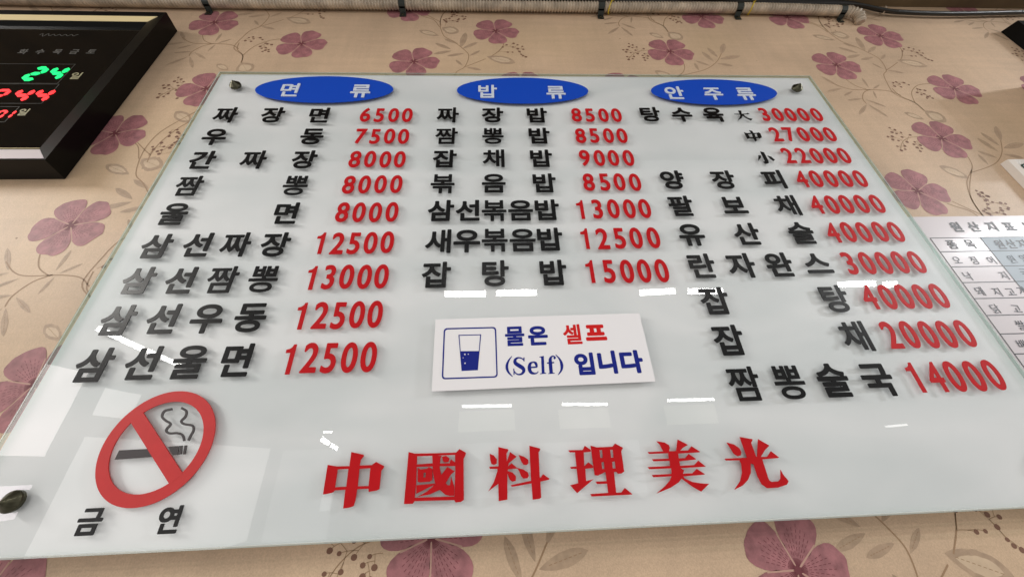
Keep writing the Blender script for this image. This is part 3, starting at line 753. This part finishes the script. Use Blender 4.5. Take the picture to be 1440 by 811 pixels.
# self-service water sign -------------------------------------------
sg = thing('self_service_sign', 'white plastic sign with a blue water glass and Korean self service lettering', 'sign', (.588, -.001, -.62))
sc_ = (600, 430, 4.364); SD = .0022
q = [at(*p, -SD - .0003) for p in ((612.3, 449), (899, 440), (922, 536), (607, 550))]
q = [tuple(a) for a in q]
slab([[q]], SD, M['sign'], 'plate', sg, -.0003)
YS = -.0003 - SD
def prt(name, strokes, m): return cut(name, sc_, strokes, m, .00025, sg, YS, .00003)
def rrect(x0, y0, x1, y1, r, corners):
    pass
def quad_round(P, r, k=5):
    out = []
    for i in range(4):
        a, b, c = P[i - 1], P[i], P[(i + 1) % 4]
        la = math.dist(a, b); lc = math.dist(c, b)
        p0 = (b[0] + (a[0] - b[0]) * r / la, b[1] + (a[1] - b[1]) * r / la); p1 = (b[0] + (c[0] - b[0]) * r / lc, b[1] + (c[1] - b[1]) * r / lc)
        for j in range(k + 1):
            t = j / k; out.append(((1 - t) ** 2 * p0[0] + 2 * t * (1 - t) * b[0] + t * t * p1[0], (1 - t) ** 2 * p0[1] + 2 * t * (1 - t) * b[1] + t * t * p1[1]))
    return out
prt('printed_box', [[quad_round([(105, 136), (426, 128), (436, 438), (92, 450)], 24), quad_round([(113, 144), (418, 136), (428, 430), (101, 441)], 18)]], M['navy'])
prt('printed_glass', [[[(195, 177), (334, 174), (314, 393), (214, 398)], [(201, 182), (328, 179), (320, 276), (208, 277)],
    [(230, 292), (237, 291), (240, 298), (236, 302), (230, 300)], [(252, 292), (258, 292), (259, 298), (253, 299)], [(231, 347), (238, 346), (240, 353), (236, 356), (231, 354)], [(221, 315), (226, 315), (226, 320), (221, 320)]]], M['navy'])
def sign_glyph(ch, X, Y, h, m, xf=1.0, off=.00155):
    x, z = at(sc_[0] + X / sc_[2], sc_[1] + Y / sc_[2], YS); g = G()
    glyph_geo(g, ch, h, xf, off, .00025, 0, 0, 0, rot=radians(.6))
    g.v = [(a + x, b + YS, c + z) for a, b, c in g.v]; g.build('printed_letter', m, sg, org=(x, YS, z))
sign_glyph('물', 540, 183, .0265, M['navy'], .95); sign_glyph('은', 682, 180, .0265, M['navy'], .95)
sign_glyph('셀', 893, 173, .0265, M['sred'], .93, .0009); sign_glyph('프', 1037, 164, .0265, M['sred'], 1.0)
sign_glyph('입', 968, 354, .0275, M['navy'], .98); sign_glyph('니', 1108, 344, .0285, M['navy'], .92, .0014); sign_glyph('다', 1258, 340, .0285, M['navy'], 1.0, .0014)
s8 = (700, 440, 7.725)
def rb(pts, k=5): return ribbon(smooth_pts([(float(p[0]), float(p[1]), p[2] * 1.2 + 2.2) for p in pts], k))
def serif(strokes): cut('printed_letter', s8, strokes, M['navy'], .00025, sg, YS, .00003)
serif([rb([(153, 468, 3), (115, 520, 14), (98, 580, 22), (115, 640, 16), (162, 690, 3)])])
serif([rb([(285, 515, 6), (262, 492, 8), (222, 484, 12), (190, 505, 22), (190, 540, 30), (228, 568, 34), (270, 596, 32), (282, 628, 26), (258, 660, 16), (215, 664, 10), (180, 635, 8), (172, 605, 5)]),
       [(278, 482), (290, 480), (290, 525), (282, 525)], [(170, 602), (178, 602), (182, 668), (172, 672)]])
serif([rb([(335, 592, 12), (385, 588, 11), (428, 584, 12)], 2), rb([(425, 585, 14), (412, 545, 22), (385, 532, 10), (352, 550, 22), (343, 595, 30), (358, 640, 26), (392, 655, 16), (425, 650, 8), (440, 632, 4)])])
serif([[(452, 474), (500, 464), (508, 645), (525, 650), (525, 656), (460, 662), (460, 655), (478, 650), (470, 482), (452, 480)]])
serif([[(552, 545), (590, 543), (598, 645), (618, 650), (618, 656), (548, 660), (548, 654), (562, 650)], rb([(572, 550, 30), (570, 505, 26), (580, 478, 16), (600, 466, 8), (620, 475, 10)]),
       rb([(620, 470, 8), (618, 486, 20), (616, 500, 4)], 3), rb([(535, 542, 9), (575, 538, 9), (612, 536, 9)], 2)])
serif([rb([(628, 450, 3), (672, 500, 14), (695, 560, 24), (690, 620, 16), (655, 670, 3)])])

# ------------------------------------------------------------------ notice sheet on the right
sh = thing('notice_sheet', 'laminated white origin notice with a handwritten table, tucked behind the board', 'notice', (1.4, WALL, -.75))
YN = WALL - .0022
n0 = at(1282, 305, YN); z1 = n0[1]
g = G(); g.box(1.16, 1.78, YN, YN + .0006, -.98, z1); g.build('sheet', M['sheet'], sh)
YL = YN - .0003
tl = at(1308, 334.7, YL)
rowz = [tl[1]] + [at(1200 + x / 3.379, 280 + y / 3.379, YL)[1] for x, y in ((415, 250), (463, 322), (520, 396), (575, 472), (635, 552), (700, 640), (765, 735))]
dz = rowz[-1] - rowz[-2]
rowz += [rowz[-1] + dz, rowz[-1] + 2 * dz, rowz[-1] + 3 * dz]
xc_ = at(1200 + 605 / 3.379, 280 + 185 / 3.379, YL)[0]
g = G()
for z in rowz: g.box(tl[0], 1.74, YL, YL + .0001, z - .0007, z + .0007)
for x in (tl[0], xc_): g.box(x - .0007, x + .0007, YL - .00005, YL + .0001, rowz[-1], rowz[0])
g.build('table_lines', M['line'], sh)
g = G(); g.box(xc_, 1.74, YN - .00015, YN - .00005, rowz[-1], rowz[0]); g.build('tinted_column', M['bluecol'], sh)
def note(ch, X, Y, h, m, off=.0003, xf=.95, rot=0.0):
    x, z = at(1200 + X / 3.379, 280 + Y / 3.379, YL); g = G()
    glyph_geo(g, ch, h, xf, off, .0001, 0, rot=rot); g.v = [(a + x, b + YL - .0001, c + z) for a, b, c in g.v]; g.build('letter', m, sh, org=(x, YL, z))
for i, ch in enumerate('원산지표시판'): note(ch, 487 + 84.5 * i, 132 - .6 * i, .0205, M['line'], .0008)
for ch, X, Y in (('품', 468, 215), ('목', 555, 213), ('원', 695, 215), ('산', 748, 213), ('지', 802, 213)): note(ch, X, Y, .0175, M['line'], .0004)
random.seed(11)
for ch, X, Y in (('오', 492, 290), ('징', 572, 290), ('어', 655, 290), ('낙', 545, 365), ('지', 715, 362), ('돼', 600, 437), ('지', 682, 440), ('고', 748, 440), ('기', 800, 435),
                 ('닭', 675, 520), ('고', 775, 520), ('쌀', 795, 598), ('배', 800, 690), ('원', 752, 285), ('양', 812, 282), ('국', 812, 348)):
    note(ch, X, Y, .0145, M['ink'], .00005, .95, random.uniform(-.12, .12))

# ------------------------------------------------------------------ digital wall clock, left
ck = thing('digital_wall_clock', 'black framed digital wall clock with lit green and red numerals', 'clock', (-.42, WALL, -.26))
YR = -.010
ox = at(255, 41, WALL)[0]; ox = (ox + at(90, 250, WALL)[0]) / 2
rt = at(240, 20, YR); rb_ = at(56, 222, YR); xr = (rt[0] + rb_[0]) / 2
zt = (at(255, 41, WALL)[1] + rt[1]) / 2; zb = (at(90, 250, WALL)[1] + at(58, 229, YR)[1]) / 2
it = at(205, 28, YR + .004); ib = at(37, 205, YR + .004)
xi = (it[0] + ib[0]) / 2; zit = it[1]; zib = ib[1]
XL = -1.05
def ringbox(x0, x1, z0, z1): return [(x0, z0), (x1, z0), (x1, z1), (x0, z1)]
prof = [(XL, ox, zb, zt, WALL - .0005), (XL + .003, xr - .001, zb + .003, zt - .003, YR)]
outer = [ringbox(*prof[0][:4]), ringbox(*prof[1][:4])]
def band(a, ya, b, yb, name, m, sel=range(4)):
    g = G(); v = [(x, ya, z) for x, z in a] + [(x, yb, z) for x, z in b]
    g.add(v, [(j, (j + 1) % 4, 4 + (j + 1) % 4, 4 + j) for j in sel]); return g
xi2 = xr - .034
A = outer[0]; B = outer[1]; Cc = ringbox(XL + .037, xi2, zib - .004, zit - .006); D = ringbox(XL + .05, xi2 - .004, zib + .002, zit - .012)
g = G()
for (a, ya, b, yb) in ((A, WALL - .0005, B, YR), (B, YR, Cc, YR + .006), (Cc, YR + .006, D, .006)):
    g.add([(x, ya, z) for x, z in a] + [(x, yb, z) for x, z in b], [(j, (j + 1) % 4, 4 + (j + 1) % 4, 4 + j) for j in range(4)])
g.build('frame', M['frame'], ck)
# pale strips that paint reflections onto the sloping frame faces
def glint_strip(p, q, t0, t1, side, m, name):
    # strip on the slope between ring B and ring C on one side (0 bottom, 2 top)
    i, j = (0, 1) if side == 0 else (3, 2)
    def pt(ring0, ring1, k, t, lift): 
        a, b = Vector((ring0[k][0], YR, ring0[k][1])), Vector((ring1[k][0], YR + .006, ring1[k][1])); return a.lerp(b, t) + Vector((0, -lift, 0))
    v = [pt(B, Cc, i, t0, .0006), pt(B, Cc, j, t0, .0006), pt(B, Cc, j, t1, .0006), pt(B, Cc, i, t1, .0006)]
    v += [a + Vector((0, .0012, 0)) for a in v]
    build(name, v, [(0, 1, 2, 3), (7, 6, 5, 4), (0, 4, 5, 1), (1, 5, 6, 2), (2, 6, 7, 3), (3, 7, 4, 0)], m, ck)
glint_strip(0, 0, .10, .88, 0, M['silver'], 'silver_glint_strip')
glint_strip(0, 0, .45, .97, 2, M['gold'], 'gold_glint_strip')
YD = .004
g = G(); g.box(XL + .04, xi2 - .001, YD, YD + .004, zib - .001, zit + .001); g.build('screen', M['screen'], ck)
def cpoly(name, pts, m, up=.0004):   # photo points on the screen
    return slab([[[at(x, y, YD) for x, y in pts]]], up, m, name, ck, YD)
g = G(); g.box(XL + .05, xi2 - .003, YD - .0004, YD, zib + .0045, zib + .006); g.build('gold_line', M['gold'], ck)
def seg7(cx, cz, w, h, t, digit, on, slant=.12):
    """cx, cz centre on the screen"""
    tab = {'0': 'abcdef', '1': 'bc', '2': 'abged', '4': 'fgbc', '5': 'afgcd', '7': 'abc', '8': 'abcdefg'}
    def H(z): return [(-w / 2 + t * .15, z), (-w / 2 + t * .65, z + t / 2), (w / 2 - t * .65, z + t / 2), (w / 2 - t * .15, z), (w / 2 - t * .65, z - t / 2), (-w / 2 + t * .65, z - t / 2)]
    def V(x, za, zb_): return [(x, za), (x + t / 2, za + t * .45), (x + t / 2, zb_ - t * .45), (x, zb_), (x - t / 2, zb_ - t * .45), (x - t / 2, za + t * .45)]
    S_ = {'a': H(h / 2), 'g': H(0), 'd': H(-h / 2), 'f': V(-w / 2, .02 * h, h / 2), 'b': V(w / 2, .02 * h, h / 2), 'e': V(-w / 2, -h / 2, -.02 * h), 'c': V(w / 2, -h / 2, -.02 * h)}
    L_ = [[[(cx + x + slant * z, cz + z) for x, z in S_[k]]] for k in 'abcdefg' if k in tab[digit]]
    slab(L_, .0005, on, 'led_digit', ck, YD, org=(cx, YD, cz))
def seg_at(px, py, w, h, t, dg, m):
    x, z = at(px, py, YD); seg7(x, z, w, h, t, dg, m)
seg_at(50, 104, .021, .036, .0098, '2', M['green']); seg_at(80, 103.5, .021, .036, .0098, '4', M['green'])
seg_at(31, 134.5, .021, .032, .0092, '4', M['redled']); seg_at(60, 134.5, .021, .032, .0092, '4', M['redled'])
seg_at(13, 161, .011, .018, .0042, '1', M['redled']); seg_at(1, 161, .011, .018, .0042, '0', M['redled'])
seg_at(-3, 135, .021, .032, .007, '2', M['redled']); seg_at(-25, 135, .021, .032, .007, '1', M['redled'])
g = G()
for (x0, y0, x1, y1) in ((30, 90, 108, 118), (-40, 118, 86, 146), (-40, 150, 30, 172)):
    a = at(x0, y0, YD); b = at(x1, y1, YD); c = at(x1 + 8, y0, YD)
    xa, xb, za, zb2 = -.62, c[0] - .012, b[1], a[1]
    for bx in ((xa, xb, za, za + .0006), (xa, xb, zb2 - .0006, zb2), (xb - .0006, xb, za, zb2)): g.box(bx[0], bx[1], YD - .0002, YD, bx[2], bx[3])
g.build('screen_outline', M['clocktext'], ck)
def ctext(ch, px, py, h, m, off=.0003, xf=1.0):
    x, z = at(px, py, YD); g = G(); glyph_geo(g, ch, h, xf, off, .0003, 0); g.v = [(a + x, b + YD - .0001, c + z) for a, b, c in g.v]; g.build('printed_letter', m, ck, org=(x, YD, z))
ctext('일', 107, 107, .021, M['clocktext2']); ctext('일', 33, 158, .018, M['clocktext2'])
for i, ch in enumerate('화수목금토'): ctext(ch, 33 + 24 * i, 73, .017, M['clocktext'])
pts = []
x0, z0 = at(56, 49.5, YD); x1_, _ = at(110, 49.5, YD)
for i in range(46):
    t = i / 45; pts.append((x0 + (x1_ - x0) * t, z0 + .0035 * sin(t * 40) * (1.6 if t < .25 else .8), .0012))
slab([[ribbon(pts)]], .0003, M['clocktext'], 'printed_script', ck, YD)

# ------------------------------------------------------------------ right hand objects
fx, fz = at(1407, 45.5, WALL)
f2x, f2z = at(1416, 40, .004)
fb = thing('black_picture_frame', 'black edged frame on the wall at the far upper right', 'frame', (fx + .25, WALL, -.1))
g = G(); Z0 = .02
g.add([(fx, WALL - .0005, Z0), (fx + .6, WALL - .0005, Z0), (fx + .6, WALL - .0005, fz), (fx, WALL - .0005, fz),
       (fx + .004, .0, Z0 + .004), (fx + .596, .0, Z0 + .004), (fx + .596, .0, fz - .004), (fx + .004, .0, fz - .004)],
      [(0, 1, 5, 4), (1, 2, 6, 5), (2, 3, 7, 6), (3, 0, 4, 7), (4, 5, 6, 7), (3, 2, 1, 0)])
g.build('frame', M['frame_matt'], fb)
g = G(); g.box(fx + .045, fx + .555, -.0006, .002, Z0 + .045, fz - .045); g.build('glass_front', M['screen'], fb)
cb = thing('added_shadow_box', 'unseen brown box added just beyond the right edge to cast a shadow on the wall', 'shadow_caster', (1.95, WALL, -.1))  # invented box out of view, put in to shade the wall
g = G(); g.box(1.736, 2.3, WALL - .15, WALL - .0005, -.19, .012, .004); g.build('shadow_box_body', M['soffit'], cb)
g = G(); g.box(1.756, 2.28, WALL - .154, WALL - .1505, -.175, -.003, .001); g.build('shadow_box_front', M['soffit'], cb)
wx, wz = at(1406, 230.8, WALL)
pt_ = at(1413, 225.3, .012)
wp = thing('wall_switch_panel', 'cream white plastic switch panel on the papered wall at the right edge', 'switch panel', (wx + .08, WALL, wz - .16))
g = G(); g.box(wx, wx + .17, .013, WALL - .0003, wz - .17, wz, .004); g.build('housing', M['plastic'], wp)
g = G(); g.box(wx + .022, wx + .148, .0125, .016, wz - .15, wz - .018, .0008); g.build('face', M['greyplastic'], wp)
gx, gz = at(1440, 234, .012); g = G(); g.lathe((gx + .003, .0124, gz), [(0.0, .0015), (.006, .0015), (.0065, 0)], 18); g.build('button', M['dgreen'], wp)

# ------------------------------------------------------------------ conduit, clips, cables
RCON = .0118; YC = WALL - RCON - .002
cpx = [(-60, -4.5), (0, -1.5), (240, 2.8), (480, 5.5), (820, 10), (1040, 11.5), (1180, 15.5), (1196, 17), (1207, 21), (1214, 27)]
cp = [(at(x, y, YC)[0], YC if x < 1210 else YC + .008, at(x, y, YC)[1]) for x, y in cpx]
cp = smooth_pts(cp, 8)
L_ = [0]
for i in range(1, len(cp)): L_.append(L_[-1] + math.dist(cp[i], cp[i - 1]))
PITCH = .0074; nr = int(L_[-1] / PITCH * 4); P = []; k = 0
for i in range(nr):
    s = L_[-1] * i / (nr - 1)
    while k < len(L_) - 2 and L_[k + 1] < s: k += 1
    t = (s - L_[k]) / (L_[k + 1] - L_[k]); P.append(tuple(a + (b - a) * t for a, b in zip(cp[k], cp[k + 1])))
g = G(); g.tube(P, lambda i: RCON * (1.0, 1.0, .80, .80)[i % 4], 18)
con = g.build('corrugated_conduit', M['conduit'], None)
tag(con, 'grimy beige corrugated conduit pipe running along the top of the papered wall', 'conduit')
def along_con(px):
    x = at(px, 12, YC)[0]; return min(P, key=lambda p: abs(p[0] - x))
for n, (px, where) in enumerate(((286, 'above the clock end'), (565, 'above the noodle prices'), (845, 'above the middle of the board'), (1038, 'above the third blue oval'), (1179, 'next to the conduit bend'))):
    c = along_con(px)
    cl = thing('conduit_clip', 'dark metal conduit clip %s' % ['nearest the clock', 'above the gap between left and middle ovals', 'right of the middle blue oval', 'above the right blue oval', 'next to the bent end of the conduit'][n], 'clip', (c[0], WALL, c[2]), 'clips holding the conduit')
    g = G(); w = .0075; R1 = RCON + .0009; pts = []
    prof = [(WALL - .0008, c[2] - RCON - .014), (WALL - .0022, c[2] - RCON - .002)]
    prof = [(WALL - .002, c[2] - RCON - .016), (WALL - .002, c[2] - RCON - .003)] + [(YC - R1 * sin(th), c[2] - R1 * cos(th)) for th in [radians(-10 + 20 * i) for i in range(11)]] + [(WALL - .002, c[2] + RCON + .008)]
    v = []; f = []
    for i, (y, z) in enumerate(prof): v += [(c[0] - w, y, z), (c[0] + w, y, z), (c[0] + w, y + .0012, z), (c[0] - w, y + .0012, z)]
    for i in range(len(prof) - 1):
        for j in range(4): f.append((4 * i + j, 4 * i + (j + 1) % 4, 4 * i + 4 + (j + 1) % 4, 4 * i + 4 + j))
    f += [(0, 1, 2, 3), (len(v) - 1, len(v) - 2, len(v) - 3, len(v) - 4)]
    build('strap', v, f, M['strap'], cl)
    g = G(); g.lathe((c[0], WALL - .002, c[2] - RCON - .0095), [(.0042, 0), (.004, .0018), (.0015, .003), (0, .003)], 14); g.build('screw', M['brass'], cl)
for px, lab in ((859, 'yellow cable tie round the conduit right of the middle clip'), (1056, 'yellow cable tie round the conduit near the right blue oval')):
    c = along_con(px); g = G(); pts = [(c[0] + .006 * sin(i / 24 * 2 * pi), YC - (RCON + .0014) * cos(2 * pi * i / 24), c[2] + (RCON + .0014) * sin(2 * pi * i / 24)) for i in range(25)]
    g.tube(pts, .0014, 6); g.tube([(c[0] + .006, YC - .012, c[2] + .006), (c[0] + .012, YC - .020, c[2] + .03)], .0012, 6)
    tag(g.build('cable_tie', M['ytie'], None, True), lab, 'cable tie', 'yellow cable ties')
def cable(pts, r, label, y):
    p = smooth_pts([(at(a, b, y)[0], y, at(a, b, y)[1]) for a, b in pts], 8); g = G(); g.tube(p, r, 10)
    tag(g.build('cable', M['cable'], None, True), label, 'cable')
cable([(-60, -14), (240, -8), (480, -5), (700, -2), (860, 1), (1060, 2.5), (1180, 4), (1215, 9), (1250, 16), (1330, 19.5), (1440, 17.5), (1520, 15)], .0052, 'black cable above the conduit running on to the right edge', .018)
cable([(600, -5), (760, -1), (900, 2), (1000, 0), (1120, 5), (1200, 6), (1235, 12), (1262, 17)], .0034, 'thin dark cable sagging over the conduit towards its bend', .010)
x, z = at(1243, 14, .014); g = G(); g.tube([(x + .008 * cos(a / 12 * 2 * pi) * .5, .016 - .008 * sin(2 * pi * a / 12), z + .010 * cos(a / 12 * 2 * pi)) for a in range(13)], .0013, 6)
tag(g.build('cable_clip', M['conduit'], None, True), 'small pale cable clip holding the black cable right of the conduit bend', 'clip')
